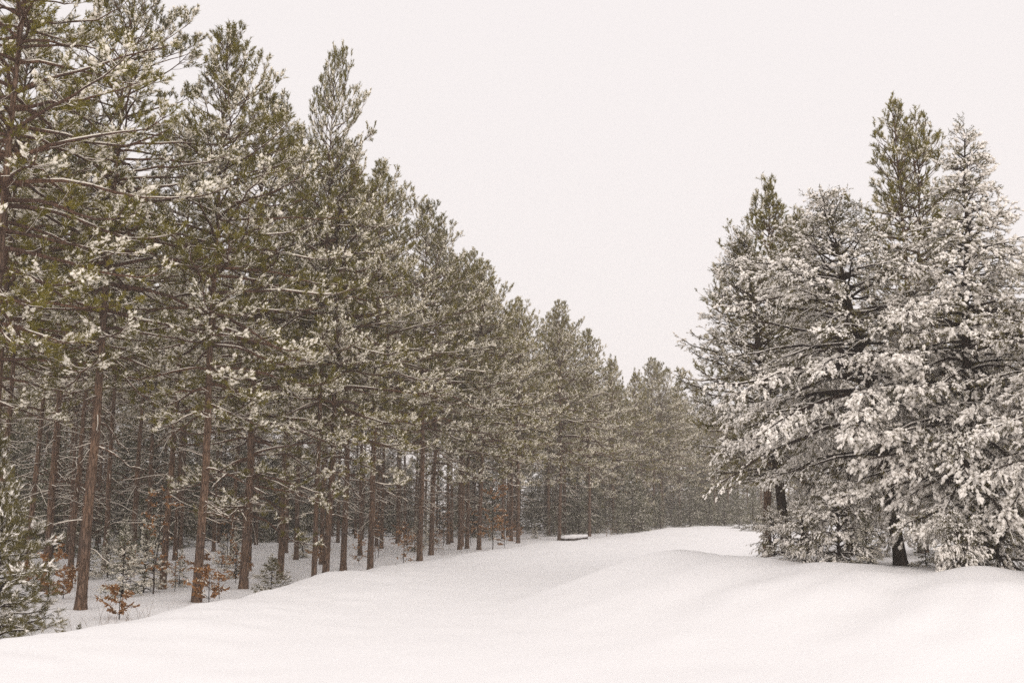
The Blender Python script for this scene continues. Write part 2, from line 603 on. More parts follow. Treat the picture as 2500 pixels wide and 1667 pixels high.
    P = TWP.copy(); P[:, :, 2] += twig_r * 0.9
    keep = rng.random(n) < 0.12 + 0.5 * bsnow[idx]
    sg.tubes(P[keep], TWR[keep] * 0.8 + 0.001 + 0.003 * snow, 3, 0, cap=False)
    # dead stubs on the bare stem -------------------------------------------
    if dead:
        zs = rng.uniform(dead[1], zc0 + 0.5, dead[0])
        PP, RR = [], []
        for zi in zs:
            base = np.array([np.interp(zi, zt, tx), np.interp(zi, zt, ty), zi])
            L = dead[2] * rng.uniform(0.2, 1.0) ** 1.3
            P, Rr = one_branch(base, rng.uniform(0, 6.28), rng.normal(-2, 14), L, rng.uniform(0, 25), 0, 0.007 + 0.004 * L)
            PP.append(P); RR.append(Rr)
        PP, RR = np.array(PP), np.array(RR)
        cg.tubes(PP, RR, 4, 0)
        kp = rng.random(len(PP)) < 0.7
        P = PP[kp].copy(); P[:, :, 2] += RR[kp] * 0.8
        sg.tubes(P, RR[kp] * 0.8 + 0.003, 3, 0)
    # long bare limbs low on the road side, one mesh each ---------------------
    limbs = []
    for i in range(bare):
        zi = rng.uniform(1.9, zc0 + 1.6)
        az = rng.normal(0, 0.6)
        L = rng.uniform(0.7, 2.1)
        base = np.array([np.interp(zi, zt, tx), np.interp(zi, zt, ty), zi])
        P, Rr = one_branch(base, az, rng.uniform(-12, 12), L, rng.uniform(12, 34), rng.uniform(0, 20), 0.014 + 0.005 * L, q=11)
        bgeo, bs = Geo(), Geo()
        bgeo.tubes(P, Rr, 6, 0)
        PS, RS = [P], [Rr]
        for jx in range(rng.integers(3, 7)):
            s = rng.uniform(0.35, 0.9)
            b0, t0 = interp(P[None], np.array([s]))
            a2 = az + rng.choice([-1, 1]) * rng.uniform(0.4, 0.9)
            p2, r2 = one_branch(b0[0], a2, rng.uniform(-25, 15), L * rng.uniform(0.15, 0.4), 15, 0, 0.010, q=11)
            bgeo.tubes(p2, r2, 4, 0)
            PS.append(p2); RS.append(r2)
        PS, RS = np.array(PS), np.array(RS)
        Q = PS.copy(); Q[:, :, 2] += RS * 0.8
        for q0 in (0, 3, 6):
            cut = rng.random(len(Q)) < 0.75
            if cut.any():
                rad = RS[cut][:, q0:q0 + 4] * 0.75 + 0.003
                rad[:, 0] *= 0.4; rad[:, -1] *= 0.4
                bs.tubes(Q[cut][:, q0:q0 + 4], rad * rng.uniform(0.6, 1.3, rad.shape), 5, 0, flat=0.9)
        if not bs.v:
            bs.tubes(Q[0], RS[0] * 0.75, 5, 0)
        limbs.append((bgeo.mesh('branch', [M_BRANCH]), bs.mesh('snow', [M_SNOW])))
    return dict(trunk=tg.mesh('trunk', [bark]), crown=cg.mesh('crown', [M_BRANCH if bark is M_BARK else bark, needle, M_SNOW_PALE if needle is M_JACK else M_SNOW]),
                snow=sg.mesh('snow', [M_SNOW_PALE if needle is M_JACK else M_SNOW]), limbs=limbs, H=H + 0.3)


RPROF = ([0, 0.12, 0.3, 0.5, 0.7, 0.85, 1.0], [0.62, 0.92, 1.0, 0.86, 0.62, 0.40, 0.14])
REL = ([0, 0.3, 0.6, 0.85, 1], [-6, 4, 18, 42, 66])


def red_pine(seed, **kw):
    a = dict(H=13.5, r0=0.106, zc0=3.4, Lmax=2.9, prof=RPROF, el=REL, droop=16, tip=34, whorl=0.46, nper=(4, 6), twig_gap=0.125,
             twig_len=0.44, s0=0.13, shoot_len=0.125, needle_len=0.088, nk=20, nw=0.0054, snow=0.58, blob=(0.042, 0.030, 0.021),
             asym=0.18, bare=7, dead=(26, 1.2, 0.8), frost=0.27, upb=0.28, shoots=(3, 5))
    a.update(kw)
    return make_tree(seed, **a)


EDGE = [red_pine(11, zc0=4.4), red_pine(12, zc0=5.1, lean=(0.006, 0.004)), red_pine(13, zc0=3.4, Lmax=3.1),
        red_pine(14, zc0=5.0, Lmax=2.7, H=14), red_pine(15, zc0=1.9, Lmax=2.5, H=13, bare=5)]
INNER = [red_pine(21, zc0=7.0, Lmax=2.1, asym=0, bare=0, dead=(70, 1.5, 1.7), r0=0.095, snow=0.45, nk=18, whorl=0.5, twig_gap=0.16),
         red_pine(22, zc0=6.0, Lmax=2.2, asym=0, bare=0, dead=(55, 2.0, 1.6), r0=0.088, snow=0.45, nk=18, whorl=0.5, twig_gap=0.16)]

JPROF = ([0, 0.08, 0.25, 0.45, 0.65, 0.85, 1.0], [0.7, 1.0, 0.95, 0.78, 0.55, 0.30, 0.10])
JEL = ([0, 0.3, 0.6, 0.85, 1], [8, 11, 15, 24, 55])


def jack_pine(seed, **kw):
    a = dict(H=8.2, r0=0.14, zc0=0.9, Lmax=3.0, prof=JPROF, el=JEL, droop=34, tip=-12, whorl=0.27, nper=(5, 7), twig_gap=0.056,
             twig_len=0.50, s0=0.18, shoot_len=0.10, needle_len=0.060, nk=11, nw=0.0044, snow=0.80, lumps=((0.15, 0.75), (0.5, 0.9), (0.9, 1.0)), blob=(0.037, 0.024, 0.022),
             asym=0.0, hang=0.55, upb=0.05, bark=M_DBARK, needle=M_JACK, frost=0.20, clump=0.3, shoots=(2, 4), twig_r=0.005)
    a.update(kw)
    return make_tree(seed, **a)


JPROF_B = ([0, 0.1, 0.3, 0.5, 0.7, 0.88, 1.0], [0.85, 1.0, 1.0, 0.86, 0.64, 0.36, 0.12])
JACK_B = jack_pine(31, H=8.0, lean=(-0.15, 0.0), Lmax=3.1, asym=-0.2, zc0=2.5, prof=JPROF_B, droop=20, base_snow=0.35)
JACK_D = jack_pine(32, base_snow=0.5, H=8.9, lean=(0.06, 0.0), Lmax=2.5, snow=0.95, zc0=1.1, blob=(0.041, 0.026, 0.024),
                   prof=([0, 0.08, 0.25, 0.45, 0.65, 0.85, 1.0], [0.75, 1.0, 0.95, 0.76, 0.48, 0.20, 0.07]))
JACK_A = jack_pine(33, H=8.3, lean=(-0.10, 0.0), Lmax=1.9, snow=0.38, asym=-0.3, zc0=2.2, nk=12, el=([0, 0.3, 0.6, 0.85, 1], [8, 22, 32, 46, 66]),
                   hang=0.25, droop=20, tip=20, twig_gap=0.062)
TALL_C = red_pine(34, H=12.6, zc0=4.4, Lmax=2.15, forks=2, bare=0, snow=0.36, el=([0, 0.3, 0.6, 0.85, 1], [0, 14, 30, 50, 70]),
                  r0=0.13, asym=0, twig_gap=0.15, whorl=0.42)
DARK_A = red_pine(35, H=10.6, zc0=2.4, Lmax=2.2, bare=0, snow=0.40, el=([0, 0.3, 0.6, 0.85, 1], [-4, 14, 30, 50, 70]), r0=0.12, asym=-0.1, lean=(0.05, 0),
                  whorl=0.4, needle_len=0.085)
SPROF = ([0, 0.1, 1.0], [0.9, 1.0, 0.06])


def sapling(seed, **kw):
    a = dict(H=3.0, r0=0.035, zc0=0.15, Lmax=1.0, prof=SPROF, el=([0, 0.5, 1], [8, 22, 60]), droop=26, tip=12, whorl=0.2, nper=(4, 6),
             twig_gap=0.06, twig_len=0.26, s0=0.15, shoot_len=0.10, needle_len=0.055, nk=12, nw=0.0035, snow=0.62,
             blob=(0.060, 0.034, 0.022), asym=0, hang=0.15, upb=0.05, bark=M_DBARK, needle=M_SPRUCE, frost=0.4, clump=0.3, shoots=(1, 3), twig_r=0.004)
    a.update(kw)
    return make_tree(seed, **a)


SPR = [sapling(41, snow=0.8, nk=16, nw=0.0045, blob=(0.05, 0.026, 0.017)), sapling(42, H=6.0, Lmax=1.9, r0=0.06, whorl=0.30, twig_gap=0.085, twig_len=0.42, snow=0.22, needle_len=0.085, shoot_len=0.14,
                          nw=0.007, blob=(0.075, 0.036, 0.022), frost=0.15)]
WPINE = sapling(43, H=3.2, Lmax=1.35, needle=M_JACK, needle_len=0.10, shoot_len=0.14, nk=34, nw=0.0036, snow=0.28, blob=(0.06, 0.032, 0.018),
                twig_gap=0.06, twig_len=0.34, upb=0.22, el=([0, 0.5, 1], [16, 28, 66]), droop=22, tip=24, whorl=0.3)
BUSH = jack_pine(44, H=1.05, r0=0.03, zc0=0.1, Lmax=0.85, prof=([0, 0.4, 0.8, 1], [0.9, 1.0, 0.8, 0.3]), el=([0, 1], [25, 70]), droop=60, tip=-40,
                 whorl=0.10, twig_gap=0.05, twig_len=0.22, s0=0.2, snow=1.0, hang=0.9, nper=(5, 7), shoots=(1, 3))
JSAP = jack_pine(45, H=2.0, r0=0.035, zc0=0.12, Lmax=1.25, el=([0, 1], [18, 60]), droop=45, tip=-20, whorl=0.16, twig_gap=0.06, twig_len=0.28,
                 snow=0.85, hang=0.7, shoots=(1, 3))

for d_ in EDGE + INNER + [JACK_B, JACK_D, JACK_A, TALL_C, DARK_A, WPINE, BUSH, JSAP] + SPR:
    d_['used'] = 0


# spots (decimetres) where a tree would stand wholly hidden behind others
HIDDEN = {
    (-397, 642), (-395, 600), (-388, 577), (-387, 697), (-379, 552), (-376, 612), (-362, 670), (-361, 525), (-359, 719), (-358, 695), (-353, 636), (-352, 592),
    (-348, 498), (-344, 549), (-341, 785), (-338, 560), (-335, 495), (-330, 520), (-323, 607), (-322, 579), (-321, 572), (-320, 533), (-312, 494), (-309, 549),
    (-308, 487), (-306, 839), (-304, 455), (-304, 472), (-299, 523), (-295, 796), (-293, 861), (-292, 522), (-292, 559), (-283, 419), (-282, 432), (-278, 442),
    (-275, 479), (-268, 457), (-263, 738), (-261, 542), (-260, 386), (-253, 456), (-251, 433), (-246, 370), (-245, 397), (-242, 649), (-232, 377), (-229, 416),
    (-223, 348), (-220, 370), (-214, 313), (-214, 329), (-192, 301), (-177, 270), (-152, 238), (-150, 210), (-127, 180), (-41, 917), (160, 279), (204, 430),
    (208, 487), (249, 394), (263, 630), (268, 992), (272, 972), (279, 696), (279, 1106), (289, 1002), (290, 640), (291, 670), (292, 436), (292, 973),
    (299, 599), (299, 1034), (302, 508), (307, 1164), (308, 1017), (310, 743), (312, 1046), (319, 1138), (321, 553), (321, 1028), (325, 1068), (331, 1103),
    (332, 778), (333, 1106), (334, 1171), (341, 529), (344, 1145), (353, 1150), (353, 1178), (355, 564), (358, 669), (364, 1141), (369, 733), (372, 1065),
    (372, 1141), (375, 642), (375, 707), (376, 1266), (378, 1174), (379, 1218), (388, 615), (394, 744), (396, 1067), (400, 1120), (401, 1136), (404, 1168),
    (407, 716), (409, 1336), (410, 1138), (410, 1356), (413, 812), (413, 1036), (413, 1064), (419, 1082), (424, 672), (429, 1046), (433, 1064), (435, 1110),
    (437, 1166), (437, 1167), (439, 1080), (439, 1271), (442, 771), (444, 1146), (447, 851), (449, 1083), (458, 1314), (459, 1252), (462, 1114), (468, 1135),
    (480, 1208), (480, 1259), (486, 1099), (486, 1172), (488, 1302), (490, 1344), (496, 1105), (499, 1241), (507, 1133), (526, 1177), (532, 1105), (554, 1160),
    (561, 1121), (567, 1142), (590, 1169), (592, 1143),
}
PLACED = {}
HIDE_GROUPS = ['dark spruces at the back of the left woods', 'faded spruces behind the road bend', 'low evergreens along the far left road edge', 'pines behind the right grove', 'pines deep in the left woods', 'young spruces under the left pines']


def place(kind, x, y, h, label, name='pine_tree', cat='tree', group=None, rot=0.0, sink=0.0, limbs=True, sxy=1.0, tilt=(0, 0)):
    if any((round(x * 10) + i, round(y * 10) + j) in HIDDEN for i in (-1, 0, 1) for j in (-1, 0, 1)) and group in HIDE_GROUPS:
        return None
    root = obj(name, None, label=label, category=cat)
    if group:
        root['group'] = group
        PLACED.setdefault(group, []).append(root)
    root.location = (x, y, gz(x, y) - sink)
    root.rotation_euler = (tilt[0], tilt[1], rot)
    s = h / kind['H']
    root.scale = (s * sxy, s * sxy, s)
    obj('trunk', kind['trunk'], root)
    c = obj('crown', kind['crown'], root)
    obj('snow', kind['snow'], c, kind='stuff')
    if limbs:
        lr = random.Random(int(x * 131 + y * 977))
        for b, sn in kind['limbs']:
            if lr.random() < 0.25:
                continue
            bo = obj('branch', b, root)
            bo.rotation_euler = (0, 0, lr.gauss(0, 0.8))
            obj('snow', sn, bo, kind='stuff')
    kind['used'] += 1
    return root


def height_at(px_top, y, x=None):
    """tree height so that its top reaches image row px_top when it stands at depth y"""
    _, yc, zc = ray(1250, px_top)
    return CAM_H + zc / yc * y


# ---------------------------------------------------------------- ground
def build_ground():
    def axis(fine0, fine1, step, lo, hi):
        a = list(np.arange(fine0, fine1 + 1e-6, step))
        d = step
        v = fine1
        while v < hi:
            d *= 1.18; v += d; a.append(min(v, hi))
        d = step; v = fine0
        while v > lo:
            d *= 1.18; v -= d; a.insert(0, max(v, lo))
        return np.array(a)
    xs = axis(-16, 16, 0.2, -280, 280)
    ys = axis(8, 48, 0.2, -120, 320)
    X, Y = np.meshgrid(xs, ys)
    Z = ground(X.ravel(), Y.ravel()).reshape(X.shape)
    nx, ny = len(xs), len(ys)
    V = np.stack([X, Y, Z], -1).reshape(-1, 3)
    i = (np.arange(ny - 1)[:, None] * nx + np.arange(nx - 1)[None]).ravel()
    F = np.concatenate([np.stack([i, i + 1, i + nx + 1], 1), np.stack([i, i + nx + 1, i + nx], 1)])
    g = Geo()
    g.add(V, F, 0)
    obj('ground', g.mesh('ground', [M_GROUND]), kind='structure', label='smooth untouched snow over road, verge and forest floor')


build_ground()

# ---------------------------------------------------------------- left front row
# (photo x of the base, depth, photo row of the top, prototype, turn, label)
FRONT = [
    (-75, 17.0, -420, 3, 0.3, 'tall dark pine whose trunk leaves the frame at its left border'),
    (204, 21.4, -60, 1, -0.2, 'red pine with straight brown trunk behind the leafy rust coloured saplings'),
    (484, 22.6, 88, 0, 0.25, 'tall red pine with thick scaly base beside the orange oak sapling'),
    (597, 27.0, 210, 4, -0.5, 'stout red pine directly behind the orange oak sapling'),
    (685, 31.0, 330, 3, 0.8, 'red pine rising behind the low snowy pine sapling'),
    (767, 27.8, 138, 1, 0.1, 'thinner left one of two red pines standing almost touching'),
    (795, 28.3, 350, 2, 0.55, 'thicker right one of two red pines standing almost touching'),
    (838, 34.0, 425, 0, -0.4, 'slim red pine just right of the touching pair'),
    (904, 33.5, 405, 3, 0.0, 'dark red pine rooted right at the snow bank crest past the pair'),
    (1024, 38.5, 505, 0, 0.4, 'slightly leaning red pine beside the sparse rusty oak sapling'),
    (1052, 42.5, 570, 2, -0.3, 'slim red pine between the leaning one and the oak thicket'),
    (1122, 46.0, 625, 1, 0.2, 'slender red pine just left of the tall orange oak'),
    (1140, 46.5, 655, 3, 0.9, 'red pine with dark trunk hugging the tall orange oak'),
    (1169, 44.5, 640, 2, 0.5, 'red pine at the bank edge in front of the tall orange oak'),
    (1248, 54.0, 755, 0, 1.2, 'slim pine set back behind the dark pine past the orange oak'),
    (1265, 52.0, 735, 3, -0.6, 'dark trunked red pine next past the tall orange oak'),
    (1340, 64.0, 775, 1, 0.3, 'pale distant pine set back to the left of the snow capped log'),
    (1366, 57.5, 740, 2, 0.1, 'red pine standing just left of the snow capped log'),
    (1379, 66.0, 790, 3, 0.6, 'thin pine tucked behind the one by the snow capped log'),
    (1440, 62.0, 812, 0, -0.3, 'red pine standing just right of the snow capped log'),
    (1500, 76.0, 872, 4, 0.6, 'hazy pine in the gap between the log and the paired far trunks'),
    (1560, 80.0, 905, 4, 0.5, 'hazy pine just left of the two paired far trunks'),
    (1598, 85.0, 878, 2, -0.2, 'left of two slim far pine trunks by the road bend'),
    (1617, 87.0, 890, 0, 0.2, 'right of two slim far pine trunks by the road bend'),
    (1665, 95.0, 930, 4, 0.2, 'farthest pine showing between road bend and snowy right grove'),
    (1715, 101.0, 945, 2, 1.0, 'faded pine at the road bend half hidden by the right grove'),
]
taken = []
for px, Y, top, k, rot, lab in FRONT:
    x = at(px, 1380, Y)[0]
    h = height_at(top, Y) - gz(x, Y)
    place(EDGE[k], x, Y, h, lab, 'red_pine', group='red pines along the left road edge', rot=rot, limbs=px > 0, sxy=0.62 if px == 767 else 1.0)
    taken.append((x, Y))

# ---------------------------------------------------------------- plantation behind the front row
SIL_X = [-400, 0, 400, 470, 560, 640, 720, 770, 830, 900, 1000, 1060, 1150, 1230, 1330, 1400, 1480, 1560, 1640, 1700, 1900]
SIL_Y = [-500, -300, 60, 130, 180, 230, 330, 350, 350, 400, 500, 570, 680, 720, 790, 810, 870, 920, 920, 950, 960]


def cap_height(x, y, h, slack=45):
    px = 1250 + x / y * FPX * 1.0
    return min(h, height_at(float(np.interp(px, SIL_X, SIL_Y)) + slack, y) - gz(x, y))


rg = R(77)
MID = [(112, 26.5, 'pair of interior trunks: broad one left of the straight front pine'),
       (172, 28.5, 'thin interior pine trunk just left of the straight front pine'),
       (255, 33.0, 'interior pine trunk just right of the straight front pine'),
       (318, 36.0, 'interior pine trunk rising behind the snowy spruce sapling'),
       (400, 27.0, 'brown leaning pine trunk left of the red leaved sapling stem'),
       (722, 38.0, 'narrow interior trunk behind the low snowy pine sapling'),
       (878, 42.0, 'thin interior trunk right of the slim pine past the pair'),
       (930, 46.0, 'thin interior trunk between dark crest pine and rusty sapling')]
for i, (px, Y, lab) in enumerate(MID):
    x = at(px, 1380, Y)[0]
    place(INNER[i % 2], x, Y, cap_height(x, Y, rg.uniform(12.8, 14.2)), lab, 'red_pine', group='pine trunks inside the left woods', rot=rg.uniform(0, 6.28))
    taken.append((x, Y))


def clear_of(x, y, r):
    return all((x - a) ** 2 + (y - b) ** 2 > r * r for a, b in taken)


def left_depth(x, y):
    d, _ = polydist(np.array([x]), np.array([y]), BERM)
    return -float(d[0])


deep = []
sp = 3.1
for iy in range(0, 36):
    for ix in range(-26, 20):
        x = ix * sp + (iy % 2) * 0.6 + rg.normal(0, 0.45)
        y = 18 + iy * sp + rg.normal(0, 0.45)
        d = left_depth(x, y)
        if d < 3.6 or d > 38:
            continue
        if x < -0.60 * y - 4 or y > 118:
            continue
        if y > 70 and d > 18:
            continue
        if not clear_of(x, y, 1.9):
            continue
        if rg.random() < 0.12:
            continue
        deep.append((x, y, d))
for x, y, d in deep:
    e = (d < 6.5 and rg.random() < 0.2) or (y > 62 and d < 12 and rg.random() < 0.6)
    kd = EDGE[rg.integers(0, 4)] if e else INNER[rg.integers(0, 2)]
    place(kd, x, y, max(6.0, cap_height(x, y, rg.uniform(11.5, 14.2))), 'plain pine among the crowded trunks deep in the left woods', 'red_pine',
          group='pines deep in the left woods', rot=rg.uniform(-0.6, 0.6) if e else rg.uniform(0, 6.28), limbs=False)
    taken.append((x, y))

# understorey spruces in the dark interior
und = []
for _ in range(900):
    y = rg.uniform(30, 108)
    d = rg.uniform(5, 26)
    x = rg.uniform(-0.6 * y - 3, 40)
    dd = left_depth(x, y)
    if dd < 15 and y < 60:
        continue
    if dd < 5.5 or dd > 32 or (y > 85 and dd > 26):
        continue
    if all((x - a) ** 2 + (y - b) ** 2 > 5.5 for a, b in und) and clear_of(x, y, 0.7):
        und.append((x, y))
und = und[:130]
for x, y in und:
    place(SPR[1], x, y, rg.uniform(3.0, 6.8), 'young snow dusted spruce in the shade beneath the left pines', 'spruce_sapling',
          group='young spruces under the left pines', rot=rg.uniform(0, 6.28))

for i in range(60):
    for _ in range(80):
        y = rg.uniform(62, 112)
        x = rg.uniform(2, 44)
        d = left_depth(x, y)
        if 0.8 < d < 5.5 and all((x - a) ** 2 + (y - b) ** 2 > 3.0 for a, b in und) and clear_of(x, y, 0.6):
            break
    else:
        continue
    und.append((x, y))
    place(SPR[1], x, y, rg.uniform(1.4, 4.8), 'hazy low evergreen at the foot of the far left pines', 'spruce_sapling',
          group='low evergreens along the far left road edge', rot=rg.uniform(0, 6.28))

for i in range(70):          # closing the view through the trunks
    for _ in range(60):
        y = rg.uniform(40, 92)
        x = rg.uniform(-0.62 * y - 4, -4)
        d = left_depth(x, y)
        if 26 < d < 46 and all((x - a) ** 2 + (y - b) ** 2 > 5.0 for a, b in und) and clear_of(x, y, 0.6):
            break
    else:
        continue
    und.append((x, y))
    place(SPR[1], x, y, rg.uniform(5.5, 9.5), 'dark spruce closing the view at the back of the left woods', 'spruce_tree',
          group='dark spruces at the back of the left woods', rot=rg.uniform(0, 6.28))

for i in range(46):          # beyond the road bend
    for _ in range(60):
        y = rg.uniform(108, 136)
        x = rg.uniform(8, 52)
        if left_depth(x, y) > 3 and all((x - a) ** 2 + (y - b) ** 2 > 4.0 for a, b in und):
            break
    else:
        continue
    und.append((x, y))
    place(SPR[1], x, y, rg.uniform(5.0, 9.0), 'faded spruce behind the pines at the road bend', 'spruce_tree',
          group='faded spruces behind the road bend', rot=rg.uniform(0, 6.28))

# ---------------------------------------------------------------- right grove
def right(px, py, Y, kind, top, lab, name='jack_pine', rot=0.0, **kw):
    x = at(px, py, Y)[0]
    h = height_at(top, Y) - gz(x, Y)
    taken.append((x, Y))
    return place(kind, x, Y, h, lab, name, group='snow laden pines right of the road', rot=rot, **kw)


right(2200, 1387, 20.0, JACK_B, 490, 'broad snow laden jack pine leaning left above the bank')
right(2372, 1400, 19.0, JACK_D, 300, 'heavily snowed jack pine with spindly pale top at far right')
right(2252, 1320, 26.0, TALL_C, 248, 'tallest dark green pine with forked stem behind the snowy jack pines', 'red_pine')
right(1872, 1331, 28.0, DARK_A, 452, 'olive pine with slim dark trunk at the end of the bank', 'red_pine')
right(1923, 1343, 25.0, JACK_A, 556, 'slender left leaning jack pine with wispy top')
right(2600, 1420, 17.5, JACK_B, 560, 'snow laden pine cut off by the right edge of the frame', rot=2.4)
right(2500, 1380, 24.0, JACK_D, 640, 'shaded jack pine behind the cut off one at the right edge', rot=1.7)
right(2080, 1350, 25.5, JACK_D, 640, 'jack pine filling the gap behind the broad leaning one', rot=3.6)
right(1965, 1330, 30.0, DARK_A, 520, 'jack pine behind the left leaning one, mostly hidden', rot=0.6)

rr = R(99)
for i in range(34):
    for _ in range(50):
        y = rr.uniform(27, 92)
        x = rr.uniform(9, 46)
        d, _p = polydist(np.array([x]), np.array([y]), REDGE)
        if 3.0 < d[0] < 18 and clear_of(x, y, 2.6) and x < 0.62 * y + 3:
            break
    else:
        continue
    k = [DARK_A, JACK_A, INNER[0], JACK_D][rr.integers(0, 4)]
    # keep the sky gap beside the tall pine open
    h = min(rr.uniform(6, 9.0), height_at(900 if x / y < 0.24 else 760, y) - gz(x, y))
    place(k, x, y, max(3.0, h), 'pine among the hidden trees behind the right grove', 'jack_pine', group='pines behind the right grove', rot=rr.uniform(0, 6.28), limbs=False)
    taken.append((x, y))


def low(px, py, Y, kind, h, lab, name, cat='sapling', group=None, rot=0.0, **kw):
    x = at(px, py, Y)[0]
    return place(kind, x, Y, h, lab, name, cat, group, rot, **kw)


low(2345, 1395, 17.6, BUSH, 0.95, 'round snow ball of a young pine in front of the dark trunks', 'pine_sapling', sxy=0.85)
low(1890, 1345, 24.0, JSAP, 1.25, 'snowy sapling bowed at the foot of the two slim dark trunks', 'pine_sapling', rot=3.0)
low(1965, 1370, 20.5, JSAP, 1.35, 'low snowy pine sapling at the left foot of the grove', 'pine_sapling', rot=1.0)
low(2050, 1375, 20.0, JSAP, 1.8, 'snowy pine sapling between bank hollow and leaning jack pine', 'pine_sapling', rot=2.0)
low(2120, 1385, 19.5, SPR[0], 1.1, 'feathery low spruce sapling left of the thick dark trunk', 'spruce_sapling', rot=0.5)
low(2262, 1390, 19.6, SPR[0], 1.0, 'feathery low spruce sapling right of the thick dark trunk', 'spruce_sapling', rot=1.5)
low(2440, 1400, 18.6, JSAP, 2.2, 'dense snowy sapling under the heavily snowed jack pine', 'pine_sapling', rot=4.0)
for px, Y, h in ((1700, 97, 3.2), (1735, 92, 2.6), (1770, 88, 3.4), (1805, 80, 3.0), (1840, 74, 3.2), (1660, 100, 2.4), (1790, 96, 3.0)):
    low(px, 1290, Y, SPR[1], h, 'hazy young evergreen in the thicket at the road bend', 'spruce_sapling', group='young evergreens at the road bend', rot=px)

# ---------------------------------------------------------------- left foreground plants
low(-12, 1540, 15.6, WPINE, 2.6, 'bushy snowy young pine at the lower left corner', 'pine_sapling', rot=0.4)
low(-60, 1500, 17.5, WPINE, 3.6, 'olive young pine behind the corner one, cut by the frame', 'pine_sapling', rot=2.4)
low(300, 1420, 24.5, SPR[0], 1.75, 'frosted young spruce right of the straight front pine', 'spruce_sapling', rot=0.2)
low(352, 1420, 26.0, SPR[0], 1.9, 'frosted young spruce touching the red leaved sapling', 'spruce_sapling', rot=1.9)
low(662, 1420, 22.6, WPINE, 0.85, 'low snow bent pine sapling behind the snow bank', 'pine_sapling', rot=3.0, sxy=1.7)
low(195, 1530, 15.6, WPINE, 0.34, 'tiny pine seedling poking through snow near the bank', 'pine_seedling', 'seedling', rot=1.0)


def oak(seed, H, width, nleaf, bark=M_DBARK, bare_low=0.2):
    rng = R(seed)
    st, lf, sn = Geo(), Geo(), Geo()
    n = 9
    z = np.linspace(-0.1, H, n)
    w_ = np.cumsum(rng.normal(0, 0.02 * H, (n, 2)), 0) * 0.5
    P = np.column_stack([w_, z])
    st.tubes(P, 0.011 * (1 - 0.8 * np.linspace(0, 1, n)) * max(1, H / 1.5) + 0.002, 6, 0)
    tips = []
    nb = int(10 + 6 * H)
    for i in range(nb):
        zi = H * (bare_low + (1 - bare_low) * rng.random())
        b0 = np.array([np.interp(zi, z, P[:, 0]), np.interp(zi, z, P[:, 1]), zi])
        az = rng.uniform(0, 6.28)
        L = width * rng.uniform(0.35, 1.0) * (1.1 - 0.55 * zi / H)
        q = 6
        s = np.linspace(0, 1, q)
        e = np.radians(rng.uniform(5, 45) - 20 * s)
        a = az + np.cumsum(rng.normal(0, 0.15, q))
        d = np.stack([np.cos(a) * np.cos(e), np.sin(a) * np.cos(e), np.sin(e)], 1) * L / (q - 1)
        B = b0 + np.concatenate([[np.zeros(3)], np.cumsum(d[:-1], 0)])
        st.tubes(B, 0.004 * (1 - 0.7 * s) + 0.001, 4, 0)
        tips.append(B)
    tips = np.array(tips)
    ii = rng.integers(0, nb, nleaf)
    C, T = interp(tips[ii], rng.uniform(0.25, 1.0, nleaf))
    # a lobed leaf: five points a side, bent along its rib
    L = rng.uniform(0.055, 0.10, nleaf)
    D = unit(T + rng.normal(0, 0.7, (nleaf, 3)) + np.array([0, 0, -0.35]))
    sd = unit(np.cross(D, rng.standard_normal((nleaf, 3))))
    nn = np.cross(D, sd)
    prof = np.array([(0, 0), (0.25, 0.22), (0.38, 0.10), (0.58, 0.30), (0.70, 0.14), (0.84, 0.2), (1.0, 0.0)])
    V = []
    for t, w0 in prof:
        c = C + D * (L * t)[:, None] - nn * (L * 0.25 * t * t)[:, None]
        V.append(c + sd * (L * w0)[:, None] + nn * (L * w0 * 0.4)[:, None])
        V.append(c - sd * (L * w0)[:, None] + nn * (L * w0 * 0.4)[:, None])
    V = np.stack(V, 1)
    f = []
    for i in range(6):
        a, b, c, d = 2 * i, 2 * i + 1, 2 * i + 3, 2 * i + 2
        f += [(a, b, c), (a, c, d)]
    F = np.array(f)[None] + (np.arange(nleaf) * 14)[:, None, None]
    lf.add(V, F, 0)
    k = rng.random(nleaf) < 0.14
    sn.blobs(rng, C[k] + np.array([0, 0, 0.012]), D[k], np.full(k.sum(), 0.035), np.full(k.sum(), 0.024), np.full(k.sum(), 0.012), 0)
    return st.mesh('stem', [bark]), lf.mesh('leaves', [M_LEAF]), sn.mesh('snow', [M_SNOW])


OAKS = [oak(51, 0.6, 0.75, 480, bare_low=0.05), oak(52, 1.3, 0.7, 420, bare_low=0.1), oak(53, 2.4, 0.75, 240), oak(54, 2.4, 1.1, 900), oak(55, 1.2, 0.7, 170, bare_low=0.1)]


def place_oak(k, px, Y, lab, s=1.0, rot=0.0, py=1380):
    x = at(px, py, Y)[0]
    r = obj('oak_sapling', None, label=lab, category='sapling', group='rust leaved oak saplings')
    r.location = (x, Y, gz(x, Y))
    PLACED.setdefault(lab, []).append(r)
    r.scale = (s, s, s)
    r.rotation_euler = (0, 0, rot)
    obj('stem', OAKS[k][0], r)
    l = obj('leaves', OAKS[k][1], r)
    obj('snow', OAKS[k][2], l, kind='stuff')


